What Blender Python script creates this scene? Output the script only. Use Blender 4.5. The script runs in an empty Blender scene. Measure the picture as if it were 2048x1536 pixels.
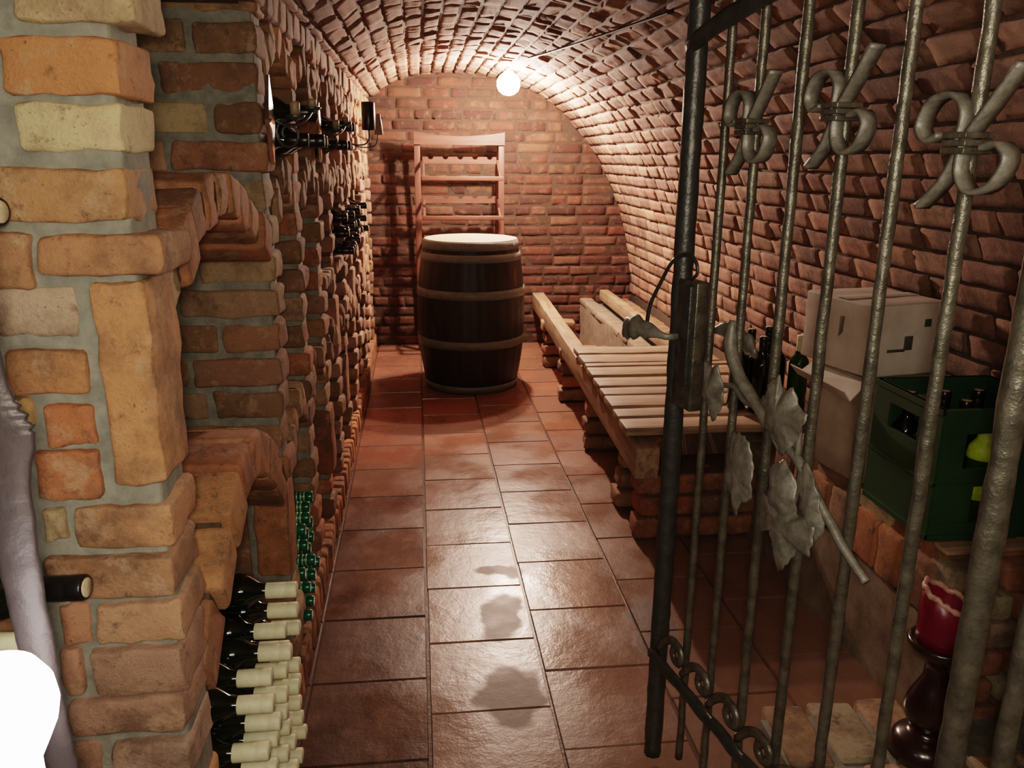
import bpy, math, random
from mathutils import Vector, Matrix, noise
rnd = random.Random(7)
COL = bpy.context.scene.collection
PI = math.pi
R = math.radians

# ------------------------------------------------------------------ materials
def new_mat(name):
    m = bpy.data.materials.new(name); m.use_nodes = True
    nt = m.node_tree; nt.nodes.clear()
    out = nt.nodes.new('ShaderNodeOutputMaterial'); b = nt.nodes.new('ShaderNodeBsdfPrincipled')
    nt.links.new(b.outputs[0], out.inputs[0])
    return m, nt, b
def N(nt, t, **kw):
    n = nt.nodes.new(t)
    for k, v in kw.items():
        if k.startswith('i_'): n.inputs[int(k[2:])].default_value = v
        else: setattr(n, k, v)
    return n
def noise_tex(nt, scale, detail=4, rough=.6, vec=None):
    n = nt.nodes.new('ShaderNodeTexNoise')
    n.inputs['Scale'].default_value = scale; n.inputs['Detail'].default_value = detail; n.inputs['Roughness'].default_value = rough
    if vec: nt.links.new(vec, n.inputs['Vector'])
    return n.outputs['Fac']
def ramp(nt, src, pts):
    r = nt.nodes.new('ShaderNodeValToRGB'); nt.links.new(src, r.inputs[0])
    e = r.color_ramp.elements
    while len(e) < len(pts): e.new(.5)
    for i, (p, c) in enumerate(pts):
        e[i].position = p; e[i].color = (c if len(c) == 4 else (*c, 1)) if not isinstance(c, (int, float)) else (c, c, c, 1)
    return r.outputs[0]
def mixc(nt, f, a, b, mode='MIX'):
    m = nt.nodes.new('ShaderNodeMix'); m.data_type = 'RGBA'; m.blend_type = mode
    for inp, v in ((m.inputs[0], f), (m.inputs[6], a), (m.inputs[7], b)):
        if hasattr(v, 'links') or hasattr(v, 'is_linked'): nt.links.new(v, inp)
        elif isinstance(v, (int, float)): inp.default_value = v
        else: inp.default_value = (*v, 1) if len(v) == 3 else v
    return m.outputs[2]
def bump(nt, b, h, strength=.4, dist=.01):
    n = nt.nodes.new('ShaderNodeBump'); n.inputs['Strength'].default_value = strength; n.inputs['Distance'].default_value = dist
    nt.links.new(h, n.inputs['Height']); nt.links.new(n.outputs[0], b.inputs['Normal'])
def objco(nt):
    return nt.nodes.new('ShaderNodeTexCoord').outputs['Object']
def geo(nt):
    return nt.nodes.new('ShaderNodeNewGeometry').outputs['Position']

def masonry_mat(name, dirt=(.05, .035, .02), dirt_amt=.5, pale=(.6, .5, .38), rough=.85, bs=.5, pale_amt=.6):
    m, nt, b = new_mat(name); p = geo(nt)
    a = nt.nodes.new('ShaderNodeAttribute'); a.attribute_name = 'tint'
    n1 = noise_tex(nt, 7, 8, .7, p); n2 = noise_tex(nt, 26, 8, .75, p); n3 = noise_tex(nt, 150, 5, .75, p)
    c = mixc(nt, ramp(nt, n1, [(.46, 0), (.62, .7)]), a.outputs['Color'], dirt)
    c = mixc(nt, ramp(nt, noise_tex(nt, 19, 8, .75, p), [(.53, 0), (.63, pale_amt)]), c, pale)
    c = mixc(nt, ramp(nt, n2, [(.56, 0), (.66, dirt_amt)]), c, dirt)
    c = mixc(nt, ramp(nt, n3, [(.60, 0), (.68, .75)]), c, tuple(x * .35 for x in dirt))
    c = mixc(nt, .35, c, ramp(nt, n3, [(.3, .35), (.7, 1.0)]), 'MULTIPLY')
    nt.links.new(c, b.inputs['Base Color'])
    b.inputs['Roughness'].default_value = rough
    h = nt.nodes.new('ShaderNodeMath'); h.operation = 'MULTIPLY_ADD'; nt.links.new(n3, h.inputs[0]); h.inputs[1].default_value = .45; nt.links.new(n2, h.inputs[2])
    bump(nt, b, h.outputs[0], bs, .009)
    return m
def simple_mat(name, col, rough=.5, metal=0, nscale=30, var=.35, bs=.15, bd=.003, col2=None, coat=0):
    m, nt, b = new_mat(name); p = geo(nt)
    n = noise_tex(nt, nscale, 5, .65, p)
    c2 = col2 or tuple(x * (1 - var) for x in col)
    c = mixc(nt, ramp(nt, n, [(.35, 0), (.65, 1)]), col, c2)
    nt.links.new(c, b.inputs['Base Color'])
    b.inputs['Roughness'].default_value = rough; b.inputs['Metallic'].default_value = metal
    if coat: b.inputs['Coat Weight'].default_value = coat; b.inputs['Coat Roughness'].default_value = .15
    if bs: bump(nt, b, n, bs, bd)
    return m
def emit_mat(name, col, s):
    m = bpy.data.materials.new(name); m.use_nodes = True; nt = m.node_tree; nt.nodes.clear()
    o = nt.nodes.new('ShaderNodeOutputMaterial'); e = nt.nodes.new('ShaderNodeEmission')
    e.inputs[0].default_value = (*col, 1); e.inputs[1].default_value = s; nt.links.new(e.outputs[0], o.inputs[0]); return m

M = {}
M['brick'] = masonry_mat('brick_masonry', dirt=(.13, .075, .045), dirt_amt=.75, pale=(.52, .34, .21), pale_amt=.55, bs=.7)
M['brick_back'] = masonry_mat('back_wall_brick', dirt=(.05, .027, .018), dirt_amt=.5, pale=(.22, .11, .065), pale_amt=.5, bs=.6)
M['vault'] = masonry_mat('vault_brick', dirt=(.09, .045, .03), dirt_amt=.6, pale=(.5, .3, .2), bs=.8, pale_amt=.5)
M['mortar'] = simple_mat('grey_mortar', (.24, .23, .185), .9, nscale=28, bs=.7, bd=.006, col2=(.14, .135, .11))
M['mortar_dark'] = simple_mat('dark_mortar', (.11, .07, .045), .95, nscale=45, bs=.5, bd=.004)
M['plaster'] = simple_mat('old_plaster', (.27, .21, .15), .9, nscale=14, bs=.4, bd=.005, col2=(.17, .125, .085))
M['grout'] = simple_mat('floor_grout', (.12, .07, .05), .35, nscale=70, bs=.4)
M['iron'] = simple_mat('hammered_iron', (.17, .155, .12), .36, .55, nscale=38, bs=.55, bd=.006, col2=(.085, .078, .06))
M['iron_dark'] = simple_mat('dark_iron', (.085, .085, .078), .36, .5, nscale=34, bs=.5, bd=.006)
M['iron_leaf'] = simple_mat('leaf_iron', (.24, .225, .19), .45, .3, nscale=60, bs=.35, bd=.004, col2=(.13, .125, .105))
M['strap_iron'] = simple_mat('strap_iron', (.05, .04, .042), .5, .3, nscale=22, bs=.5, bd=.005, col2=(.06, .045, .045))
M['silver'] = simple_mat('polished_plate', (.8, .78, .72), .22, 1, bs=.1)
M['hoop'] = simple_mat('hoop_steel', (.17, .185, .16), .5, .15, nscale=20, bs=.1, var=.3)
M['rivet'] = simple_mat('rivet_steel', (.5, .48, .44), .3, .9, bs=0)
M['glass_dark'] = simple_mat('dark_bottle_glass', (.008, .01, .006), .07, 0, bs=0)
M['glass_green'] = simple_mat('green_bottle_glass', (.02, .07, .012), .07, 0, bs=0)
M['cap_cream'] = simple_mat('cream_capsule', (.72, .69, .46), .55, nscale=60, var=.15, bs=.1)
M['cap_green'] = simple_mat('green_capsule', (.01, .14, .07), .25, .2, nscale=40, bs=.05)
M['cap_black'] = simple_mat('black_capsule', (.012, .01, .01), .3, 0, bs=.05)
M['cap_gold'] = simple_mat('gold_print', (.35, .55, .35), .4, .3, bs=0)
M['label'] = simple_mat('paper_label', (.5, .47, .36), .7, bs=0)
M['cork'] = simple_mat('cork_end', (.6, .47, .3), .8, nscale=120, bs=.2)
M['bulb'] = emit_mat('bulb_glow', (1, .8, .6), 60)
M['lamp_near'] = emit_mat('near_lamp_glow', (1, .96, .93), 7)
M['crate'] = simple_mat('green_plastic', (.025, .075, .028), .5, nscale=6, var=.35, bs=.05)
M['cardboard'] = simple_mat('white_cardboard', (.66, .58, .5), .75, nscale=9, bs=.12, col2=(.52, .45, .38))
M['cardboard_brown'] = simple_mat('brown_cardboard', (.38, .31, .24), .8, nscale=10, bs=.12, col2=(.28, .22, .165))
M['tape'] = simple_mat('packing_tape', (.22, .17, .12), .4, bs=0)
M['print'] = simple_mat('grey_print', (.1, .09, .08), .7, bs=0)
M['candle'] = simple_mat('crimson_wax', (.20, .008, .03), .35, nscale=25, bs=.1, col2=(.13, .004, .02))
M['candle'].node_tree.nodes['Principled BSDF'].inputs['Subsurface Weight'].default_value = .15
M['wax'] = simple_mat('pale_wax', (.6, .42, .32), .4, nscale=50, bs=.2, col2=(.4, .12, .13))
M['turned'] = simple_mat('dark_turned_wood', (.035, .014, .010), .22, nscale=12, bs=.03, coat=.5)
M['rope'] = simple_mat('black_cable', (.02, .015, .012), .6, bs=0)
M['socket'] = simple_mat('lamp_socket', (.12, .08, .05), .5, bs=0)

def wood_mat(name, c1, c2, c3, rough=.6, axis=0, sc=1, bs=.3):
    m, nt, b = new_mat(name); co = objco(nt)
    mp = nt.nodes.new('ShaderNodeMapping'); s = [28, 28, 28]; s[axis] = 1.6
    mp.inputs['Scale'].default_value = [x * sc for x in s]; nt.links.new(co, mp.inputs[0])
    n = noise_tex(nt, 1.5, 6, .65, mp.outputs[0]); n2 = noise_tex(nt, 7, 4, .6, co)
    c = ramp(nt, n, [(.3, c2), (.5, c1), (.7, c3)])
    c = mixc(nt, ramp(nt, n2, [(.45, 0), (.75, .6)]), c, c2)
    nt.links.new(c, b.inputs['Base Color']); b.inputs['Roughness'].default_value = rough
    bump(nt, b, n, bs, .004); return m
M['beam_y'] = wood_mat('weathered_beam', (.36, .24, .15), (.15, .09, .055), (.46, .33, .21), axis=1)
M['slat_x'] = wood_mat('weathered_slat', (.38, .26, .165), (.17, .105, .065), (.47, .34, .22), axis=0)
M['rack_x'] = wood_mat('rack_wood', (.12, .043, .028), (.07, .026, .017), (.15, .062, .042), .5, axis=0)
M['rack_z'] = wood_mat('rack_post_wood', (.115, .04, .026), (.07, .026, .017), (.15, .06, .04), .5, axis=2)
M['stave'] = wood_mat('barrel_stave', (.018, .013, .010), (.009, .007, .006), (.032, .022, .014), .5, axis=2, sc=.6)
M['head'] = wood_mat('barrel_head', (.5, .36, .25), (.36, .25, .17), (.58, .43, .3), .6, axis=0)
# barrel staves get yellowish drip stains
def barrel_mat():
    m = M['stave']; nt = m.node_tree; b = nt.nodes['Principled BSDF']
    src = b.inputs['Base Color'].links[0].from_socket
    mp = nt.nodes.new('ShaderNodeMapping'); mp.inputs['Scale'].default_value = (11, 11, 3); nt.links.new(objco(nt), mp.inputs[0])
    n = noise_tex(nt, 1.3, 5, .7, mp.outputs[0])
    nt.links.new(mixc(nt, ramp(nt, n, [(.62, 0), (.72, .6)]), src, (.16, .11, .035)), b.inputs['Base Color'])
barrel_mat()

def tile_mat():
    m, nt, b = new_mat('terracotta_tile'); p = geo(nt)
    a = nt.nodes.new('ShaderNodeAttribute'); a.attribute_name = 'tint'
    n1 = noise_tex(nt, 2.6, 5, .6, p); n2 = noise_tex(nt, 11, 6, .7, p); n3 = noise_tex(nt, 170, 3, .6, p)
    c = mixc(nt, ramp(nt, n1, [(.4, 0), (.62, .7)]), a.outputs['Color'], (.15, .085, .06))
    c = mixc(nt, ramp(nt, n2, [(.5, 0), (.75, .45)]), c, (.3, .17, .12))
    nt.links.new(c, b.inputs['Base Color'])
    # worn/dusty side against the damp, shiny side
    n4 = noise_tex(nt, 3.1, 3, .5, p)
    r = ramp(nt, n4, [(.38, .20), (.56, .35)])
    nt.links.new(r, b.inputs['Roughness'])
    h = nt.nodes.new('ShaderNodeMath'); h.operation = 'MULTIPLY_ADD'; nt.links.new(n3, h.inputs[0]); h.inputs[1].default_value = .22
    nt.links.new(noise_tex(nt, 22, 4, .6, p), h.inputs[2])
    bump(nt, b, h.outputs[0], .28, .005)
    b.inputs['Specular IOR Level'].default_value = .48
    # a few dark, rougher patches on the floor tiles
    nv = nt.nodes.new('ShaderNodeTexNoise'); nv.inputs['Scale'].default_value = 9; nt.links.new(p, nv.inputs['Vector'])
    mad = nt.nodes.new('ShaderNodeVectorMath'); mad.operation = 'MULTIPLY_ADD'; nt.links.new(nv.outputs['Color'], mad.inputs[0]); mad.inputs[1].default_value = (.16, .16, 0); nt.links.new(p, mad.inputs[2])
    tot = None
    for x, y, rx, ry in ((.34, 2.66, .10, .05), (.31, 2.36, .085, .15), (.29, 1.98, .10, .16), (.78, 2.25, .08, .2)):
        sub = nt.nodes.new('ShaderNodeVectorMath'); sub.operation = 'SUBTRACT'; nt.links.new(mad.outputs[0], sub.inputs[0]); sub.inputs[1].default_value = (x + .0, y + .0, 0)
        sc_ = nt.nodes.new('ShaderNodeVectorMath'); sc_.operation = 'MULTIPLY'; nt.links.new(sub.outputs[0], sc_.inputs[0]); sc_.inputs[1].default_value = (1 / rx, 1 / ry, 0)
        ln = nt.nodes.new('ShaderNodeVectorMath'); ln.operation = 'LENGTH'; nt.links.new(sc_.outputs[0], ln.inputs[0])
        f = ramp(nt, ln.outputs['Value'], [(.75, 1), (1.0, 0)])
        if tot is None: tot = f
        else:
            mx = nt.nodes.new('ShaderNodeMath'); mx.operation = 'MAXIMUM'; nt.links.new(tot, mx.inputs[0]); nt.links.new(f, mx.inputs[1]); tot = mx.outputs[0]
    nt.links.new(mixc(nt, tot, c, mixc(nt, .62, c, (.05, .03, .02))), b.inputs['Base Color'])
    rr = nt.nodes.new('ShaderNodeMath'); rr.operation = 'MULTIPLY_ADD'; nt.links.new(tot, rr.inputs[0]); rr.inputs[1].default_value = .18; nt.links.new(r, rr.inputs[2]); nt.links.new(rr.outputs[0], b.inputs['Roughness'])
    return m
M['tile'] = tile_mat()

# ------------------------------------------------------------------ mesh builder
class MB:
    def __init__(s): s.v = []; s.f = []; s.c = []; s.mi = []; s.sm = []
    def add(s, vs, fs, col=(.5, .5, .5), mi=0, smooth=True):
        o = len(s.v); s.v += [tuple(v) for v in vs]; s.c += [col] * len(vs)
        s.f += [tuple(i + o for i in f) for f in fs]; s.mi += [mi] * len(fs); s.sm += [smooth] * len(fs)
    def build(s, name, mats, parent=None, loc=None):
        me = bpy.data.meshes.new(name)
        off = Vector(loc) if loc else Vector((0, 0, 0))
        me.from_pydata([tuple(Vector(v) - off) for v in s.v] if loc else s.v, [], s.f)
        at = me.color_attributes.new('tint', 'FLOAT_COLOR', 'POINT')
        buf = []
        for c in s.c: buf += [c[0], c[1], c[2], 1]
        at.data.foreach_set('color', buf)
        me.polygons.foreach_set('material_index', s.mi); me.polygons.foreach_set('use_smooth', s.sm)
        for m in (mats if isinstance(mats, (list, tuple)) else [mats]): me.materials.append(M[m])
        me.update()
        o = bpy.data.objects.new(name, me); COL.objects.link(o)
        if parent: o.parent = parent
        if loc:
            o.location = off if not parent else off - parent.location
        return o

def grid_axis(h, r, n):
    a = [-h, -h + r * .3, -h + r]
    for i in range(1, n): a.append(-h + r + (2 * h - 2 * r) * i / n)
    return a + [h - r, h - r * .3, h]
_tmpl = {}
def box_grid(hx, hy, hz, r, n=(3, 1, 2)):
    key = (round(hx, 4), round(hy, 4), round(hz, 4), round(r, 4), n)
    if key in _tmpl: return _tmpl[key]
    ax = [grid_axis(hx, r, n[0]), grid_axis(hy, r, n[1]), grid_axis(hz, r, n[2])]
    L = [len(a) - 1 for a in ax]; idx = {}; vs = []; fs = []
    def vid(i, j, k):
        q = (i, j, k)
        if q not in idx:
            p = Vector((ax[0][i], ax[1][j], ax[2][k]))
            c = Vector((max(-hx + r, min(hx - r, p.x)), max(-hy + r, min(hy - r, p.y)), max(-hz + r, min(hz - r, p.z))))
            d = p - c
            if d.length > 1e-9: p = c + d * (r / max(d.length, 1e-9)) if d.length > r else p
            idx[q] = len(vs); vs.append(p)
        return idx[q]
    for a, b, c in ((0, 1, 2), (1, 2, 0), (2, 0, 1)):
        for side in (0, L[c]):
            for i in range(L[a]):
                for j in range(L[b]):
                    def g(x, y):
                        q = [0, 0, 0]; q[a] = x; q[b] = y; q[c] = side; return vid(*q)
                    f = (g(i, j), g(i + 1, j), g(i + 1, j + 1), g(i, j + 1))
                    fs.append(f if side else f[::-1])
    _tmpl[key] = (vs, fs); return vs, fs

def rough_box(mb, c, dims, rot=None, amp=.004, r=.008, col=(.5, .3, .2), n=(3, 1, 2), mi=0, freq=22, seed=None, taper=0, smooth=True):
    hx, hy, hz = (round(d / 2, 3) for d in dims)
    r = min(r, hx * .6, hy * .6, hz * .6)
    vs, fs = box_grid(hx, hy, hz, r, n)
    c = Vector(c); so = Vector((rnd.random() * 50, rnd.random() * 50, rnd.random() * 50)) if seed is None else Vector((seed, seed * 2, 0))
    out = []
    for p in vs:
        q = p.copy()
        if amp:
            nv = noise.noise_vector(p * freq + so); nv2 = noise.noise_vector(p * freq * 3 + so)
            q = q + nv * amp + nv2 * amp * .6
            if taper: q.z += noise.noise(so + Vector((p.x * 6, p.y * 6, 0))) * taper * (1 if p.z > 0 else -.4)
        if rot: q = rot @ q
        out.append(q + c)
    mb.add(out, fs, col, mi, smooth)

def box(mb, c, dims, rot=None, col=(.5, .5, .5), mi=0, bev=.002):
    rough_box(mb, c, dims, rot, 0, bev, col, (1, 1, 1), mi, smooth=bev > .0005)

def tube(mb, pts, rad, n=8, col=(.5, .5, .5), mi=0, cap=True, amp=0, flat=None, closed=False, sq=False):
    """sweep along pts; rad float or list; flat=(w,h) rect-ish section."""
    pts = [Vector(p) for p in pts]; L = len(pts); rings = []
    t0 = (pts[1] - pts[0]).normalized()
    ref = Vector((0, 0, 1)) if abs(t0.z) < .9 else Vector((1, 0, 0))
    u = t0.cross(ref).normalized(); so = Vector((rnd.random() * 40, 3, 1))
    for i, p in enumerate(pts):
        t = (pts[min(i + 1, L - 1)] - pts[max(i - 1, 0)]).normalized()
        u = (u - t * u.dot(t)).normalized(); w = t.cross(u)
        rr = rad[i] if isinstance(rad, (list, tuple)) else rad
        ring = []
        for k in range(n):
            a = 2 * PI * (k + .5) / n
            cx, cy = math.cos(a), math.sin(a)
            if sq: s = 1 / max(abs(cx), abs(cy)); cx *= s * .93; cy *= s * .93
            fx, fy = (flat if flat else (1, 1))
            q = p + u * cx * rr * fx + w * cy * rr * fy
            if amp: q = q + noise.noise_vector(q * 28 + so) * amp
            ring.append(q)
        rings.append(ring)
    vs = [q for r_ in rings for q in r_]; fs = []
    for i in range(L - 1 + (1 if closed else 0)):
        for k in range(n):
            a = i * n + k; b_ = i * n + (k + 1) % n; i2 = (i + 1) % L
            fs.append((a, b_, i2 * n + (k + 1) % n, i2 * n + k))
    if cap and not closed:
        fs.append(tuple(range(n))[::-1]); fs.append(tuple((L - 1) * n + k for k in range(n)))
    mb.add(vs, fs, col, mi)

def lathe(mb, prof, c=(0, 0, 0), axis='z', n=20, col=(.5, .5, .5), mi=0, rot=None):
    vs = []; fs = []; c = Vector(c)
    for (r, z) in prof:
        for k in range(n):
            a = 2 * PI * k / n; q = Vector((r * math.cos(a), r * math.sin(a), z))
            if axis == 'x': q = Vector((q.z, q.x, q.y))
            if rot: q = rot @ q
            vs.append(q + c)
    for i in range(len(prof) - 1):
        for k in range(n):
            fs.append((i * n + k, i * n + (k + 1) % n, (i + 1) * n + (k + 1) % n, (i + 1) * n + k))
    if prof[0][0] > 1e-5: fs.append(tuple(range(n))[::-1])
    if prof[-1][0] > 1e-5: fs.append(tuple((len(prof) - 1) * n + k for k in range(n)))
    mb.add(vs, fs, col, mi)

def smooth_pts(pts, k=6):
    P = [Vector(p) for p in pts]; out = []
    for i in range(len(P) - 1):
        p0 = P[max(i - 1, 0)]; p1 = P[i]; p2 = P[i + 1]; p3 = P[min(i + 2, len(P) - 1)]
        for j in range(k):
            t = j / k
            out.append(.5 * ((2 * p1) + (p2 - p0) * t + (2 * p0 - 5 * p1 + 4 * p2 - p3) * t * t + (3 * p1 - p0 - 3 * p2 + p3) * t ** 3))
    out.append(P[-1]); return out

def tag(o, label, cat, group=None):
    o['label'] = label; o['category'] = cat
    if group: o['group'] = group
    return o
def thing(name, label, cat, loc=(0, 0, 0), group=None):
    o = bpy.data.objects.new(name, None); COL.objects.link(o); o.location = loc; o.empty_display_size = .05
    return tag(o, label, cat, group)
def struct(o): o['kind'] = 'structure'; return o
def dup(root, loc, rot=(0, 0, 0), label=None, group=None, name=None):
    r = root.copy(); COL.objects.link(r); r.location = loc; r.rotation_euler = rot
    if label: r['label'] = label
    if group: r['group'] = group
    for ch in list(root.children):
        c = ch.copy(); COL.objects.link(c); c.parent = r
        for g in ch.children:
            d = g.copy(); COL.objects.link(d); d.parent = c
    return r

# ------------------------------------------------------------------ brick colours (linear)
ORANGE = [(.52, .22, .09), (.46, .19, .085), (.56, .27, .13), (.42, .2, .11)]
NEAR = ORANGE + [(.46, .26, .14), (.38, .23, .14), (.52, .38, .21), (.34, .18, .11)]
RED = [(.36, .12, .06), (.42, .155, .075), (.30, .095, .05), (.45, .19, .1), (.34, .14, .08)]
BROWN = [(.25, .13, .07), (.32, .17, .09), (.38, .22, .12), (.28, .15, .09), (.42, .27, .16)]
VAULT = [(.42, .22, .15), (.36, .18, .12), (.46, .26, .18), (.32, .16, .11), (.40, .23, .16), (.28, .15, .11)]
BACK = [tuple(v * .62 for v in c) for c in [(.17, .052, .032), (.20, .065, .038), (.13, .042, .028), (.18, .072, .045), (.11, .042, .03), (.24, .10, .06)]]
def pick(pal):
    c = rnd.choice(pal); k = rnd.uniform(.8, 1.15); return (c[0] * k, c[1] * k * rnd.uniform(.93, 1.07), c[2] * k)

# ------------------------------------------------------------------ vault profile
YB = 6.2            # back wall
YF = -.6            # vault starts behind the viewer
prof = [(1.635, 0), (1.64, .2), (1.635, .45), (1.60, .70), (1.53, 1.0), (1.38, 1.33), (1.22, 1.56), (1.06, 1.72), (.86, 1.85), (.6, 1.94), (.3, 1.98), (.02, 1.96), (-.17, 1.90), (-.31, 1.81), (-.42, 1.785), (-.56, 1.78), (-.72, 1.775)]
pl = smooth_pts([(x, 0, z) for x, z in prof], 12)
arc = [0]
for i in range(1, len(pl)): arc.append(arc[-1] + (pl[i] - pl[i - 1]).length)
def at_arc(s):
    for i in range(1, len(arc)):
        if arc[i] >= s or i == len(arc) - 1:
            t = (s - arc[i - 1]) / (arc[i] - arc[i - 1]); p = pl[i - 1].lerp(pl[i], t)
            d = (pl[i] - pl[i - 1]).normalized(); return p, d
def patch(mb, o, u, v, n, w, h, depth, col, amp=.004, gu=5, gv=3, er=.012, smooth=True):
    """irregular brick face bulging out of a mortar bed: o = centre, n = outward"""
    so = Vector((rnd.random() * 60, rnd.random() * 60, rnd.random() * 60)); vs = []; fs = []
    us = [-.5, -.5 + er / w] + [-.5 + er / w + (1 - 2 * er / w) * i / (gu - 3) for i in range(1, gu - 3)] + [.5 - er / w, .5]
    es = er * .8
    vv = [-.5, -.5 + es / h] + [-.5 + es / h + (1 - 2 * es / h) * i / (gv - 1) for i in range(1, gv - 1)] + [.5 - es / h, .5]
    tilt1 = rnd.uniform(-1, 1) * amp * 1.2; tilt2 = rnd.uniform(-1, 1) * amp * .8
    A, B = len(us), len(vv)
    for i, a in enumerate(us):
        for j, b in enumerate(vv):
            e = (i in (0, A - 1)) or (j in (0, B - 1))
            p = u * (a * w) + v * (b * h)
            nz = noise.noise_vector(p * 24 + so)
            hgt = depth + nz.z * amp + tilt1 * a * 2 + tilt2 * b * 2
            if e: hgt = -.006
            vs.append(o + p + (u * nz.x + v * nz.y) * amp * (1.3 if e else .8) + n * hgt)
    for i in range(A - 1):
        for j in range(B - 1): fs.append((i * B + j, (i + 1) * B + j, (i + 1) * B + j + 1, i * B + j + 1))
    if u.cross(v).dot(n) < 0: fs = [f[::-1] for f in fs]
    mb.add(vs, fs, col, 0, smooth)

def build_vault():
    course = .078; total = arc[-1]; nC = int(total / course)
    split = 1.35 # arc length where the right wall ends and the ceiling starts
    parts = {'wall_right': (0, split), 'ceiling': (split, total)}
    for name, (s0, s1) in parts.items():
        mb = MB()
        # mortar shell
        K = 40; ys = (YF, YB); vs = []; fs = []
        for i in range(K + 1):
            p, d = at_arc(s0 + (s1 - s0) * i / K); nrm = Vector((-d.z, 0, d.x)); 
            for y in ys: vs.append(Vector((p.x, y, p.z)))
            for y in ys: vs.append(Vector((p.x, y, p.z)) - Vector((-abs(0), 0, 0)) + Vector((d.z, 0, -d.x)) * .12)
        for i in range(K):
            a = i * 4; b = a + 4
            fs += [(a, a + 1, b + 1, b), (a + 2, b + 2, b + 3, a + 3), (a, b, b + 2, a + 2), (a + 1, a + 3, b + 3, b + 1)]
        fs += [(0, 2, 3, 1), (K * 4, K * 4 + 1, K * 4 + 3, K * 4 + 2)]
        mb.add(vs, fs, (.1, .06, .04), 1)
        for c in range(nC):
            s = (c + .5) * course
            if not (s0 <= s < s1): continue
            p, d = at_arc(s); v = Vector((d.x, 0, d.z)); u = Vector((0, 1, 0))
            inward = Vector((-d.z, 0, d.x))
            if inward.dot(Vector((.6, 0, .8)) - Vector((p.x, 0, p.z))) < 0: inward = -inward
            if p.z < .4: continue
            y = .7 - rnd.random() * .27
            while y < YB:
                w = rnd.uniform(.2, .27) if rnd.random() < .8 else .12
                if y + w > YB: w = YB - y
                if w > .05:
                    k = 1 + .1 * math.sin(y * 2.3 + c)
                    off = rnd.uniform(-.004, .005)
                    pc = Vector((p.x, y + w / 2, p.z)) 
                    patch(mb, pc, u, v, inward, w - .008, course - rnd.uniform(.004, .011), .008 + off, pick(VAULT), .0055 if s > split + .35 else .0032, 8, 4, .007)
                y += w
        struct(mb.build(name, ['vault', 'mortar_dark']))
build_vault()

# ------------------------------------------------------------------ back wall
def brick_wall(mb, o, u, v, n, W, H, pal, cw=.075, bl=(.2, .26), depth=.009, amp=.004, inside=None):
    r = 0; z = 0
    while z < H - .03:
        x = -rnd.random() * .2
        while x < W:
            w = rnd.uniform(*bl) if rnd.random() < .75 else .12
            x1 = max(x, 0); x2 = min(x + w, W)
            if x2 - x1 > .04:
                c = o + u * ((x1 + x2) / 2) + v * (z + cw / 2)
                if not inside or inside(c): patch(mb, c, u, v, n, x2 - x1 - .009, cw - .009, depth + rnd.uniform(-.003, .004), pick(pal), amp, 8, 4, .006)
            x += w
        z += cw
X, Y, Z = Vector((1, 0, 0)), Vector((0, 1, 0)), Vector((0, 0, 1))
def vault_z(x):
    best = None
    for p in pl:
        if p.z < .3 and x < 1.3: continue
        if best is None or abs(p.x - x) < best[0]: best = (abs(p.x - x), p.z)
    return best[1]
mb = MB()
box(mb, (.5, YB + .06, 1.0), (2.5, .12, 2.2), mi=1)
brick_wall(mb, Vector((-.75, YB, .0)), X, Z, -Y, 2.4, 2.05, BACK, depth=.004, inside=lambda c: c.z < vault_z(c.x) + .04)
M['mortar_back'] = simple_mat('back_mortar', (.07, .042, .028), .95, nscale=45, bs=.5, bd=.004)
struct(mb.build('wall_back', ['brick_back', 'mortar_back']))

# ------------------------------------------------------------------ floor
TC = [(.25, .095, .06), (.22, .088, .056), (.28, .115, .07), (.2, .085, .055), (.24, .105, .067)]
mb = MB()
box(mb, (.45, 2.8, -.055), (2.6, 7.0, .1), mi=1)
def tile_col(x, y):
    c = pick(TC); k = max(0, min(1, (3.9 - y) / 1.2))       # redder towards the back, greyer brown by the gate, darker brown at the left
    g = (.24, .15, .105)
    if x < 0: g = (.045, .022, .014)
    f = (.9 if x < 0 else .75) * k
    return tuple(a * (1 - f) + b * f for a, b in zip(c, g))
cols = [(-.64, -.32, 0), (-.32, 0, 0), (0, .323, 1), (.323, .645, 0), (.645, .968, 1), (.968, 1.29, 0), (1.29, 1.61, 1)]
for x0, x1, ph in cols:
    k = -8
    while True:
        y0 = 2.625 + .32 * k - (.156 if ph else 0); y1 = y0 + .32; k += 1
        if y0 > YB: break
        if y1 > YB: y1 = YB
        j = .0016
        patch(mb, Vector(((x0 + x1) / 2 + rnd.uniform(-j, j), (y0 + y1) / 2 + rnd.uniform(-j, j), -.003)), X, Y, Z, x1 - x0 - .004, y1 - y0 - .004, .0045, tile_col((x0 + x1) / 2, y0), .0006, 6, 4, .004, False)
struct(mb.build('floor', ['tile', 'grout']))

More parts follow.
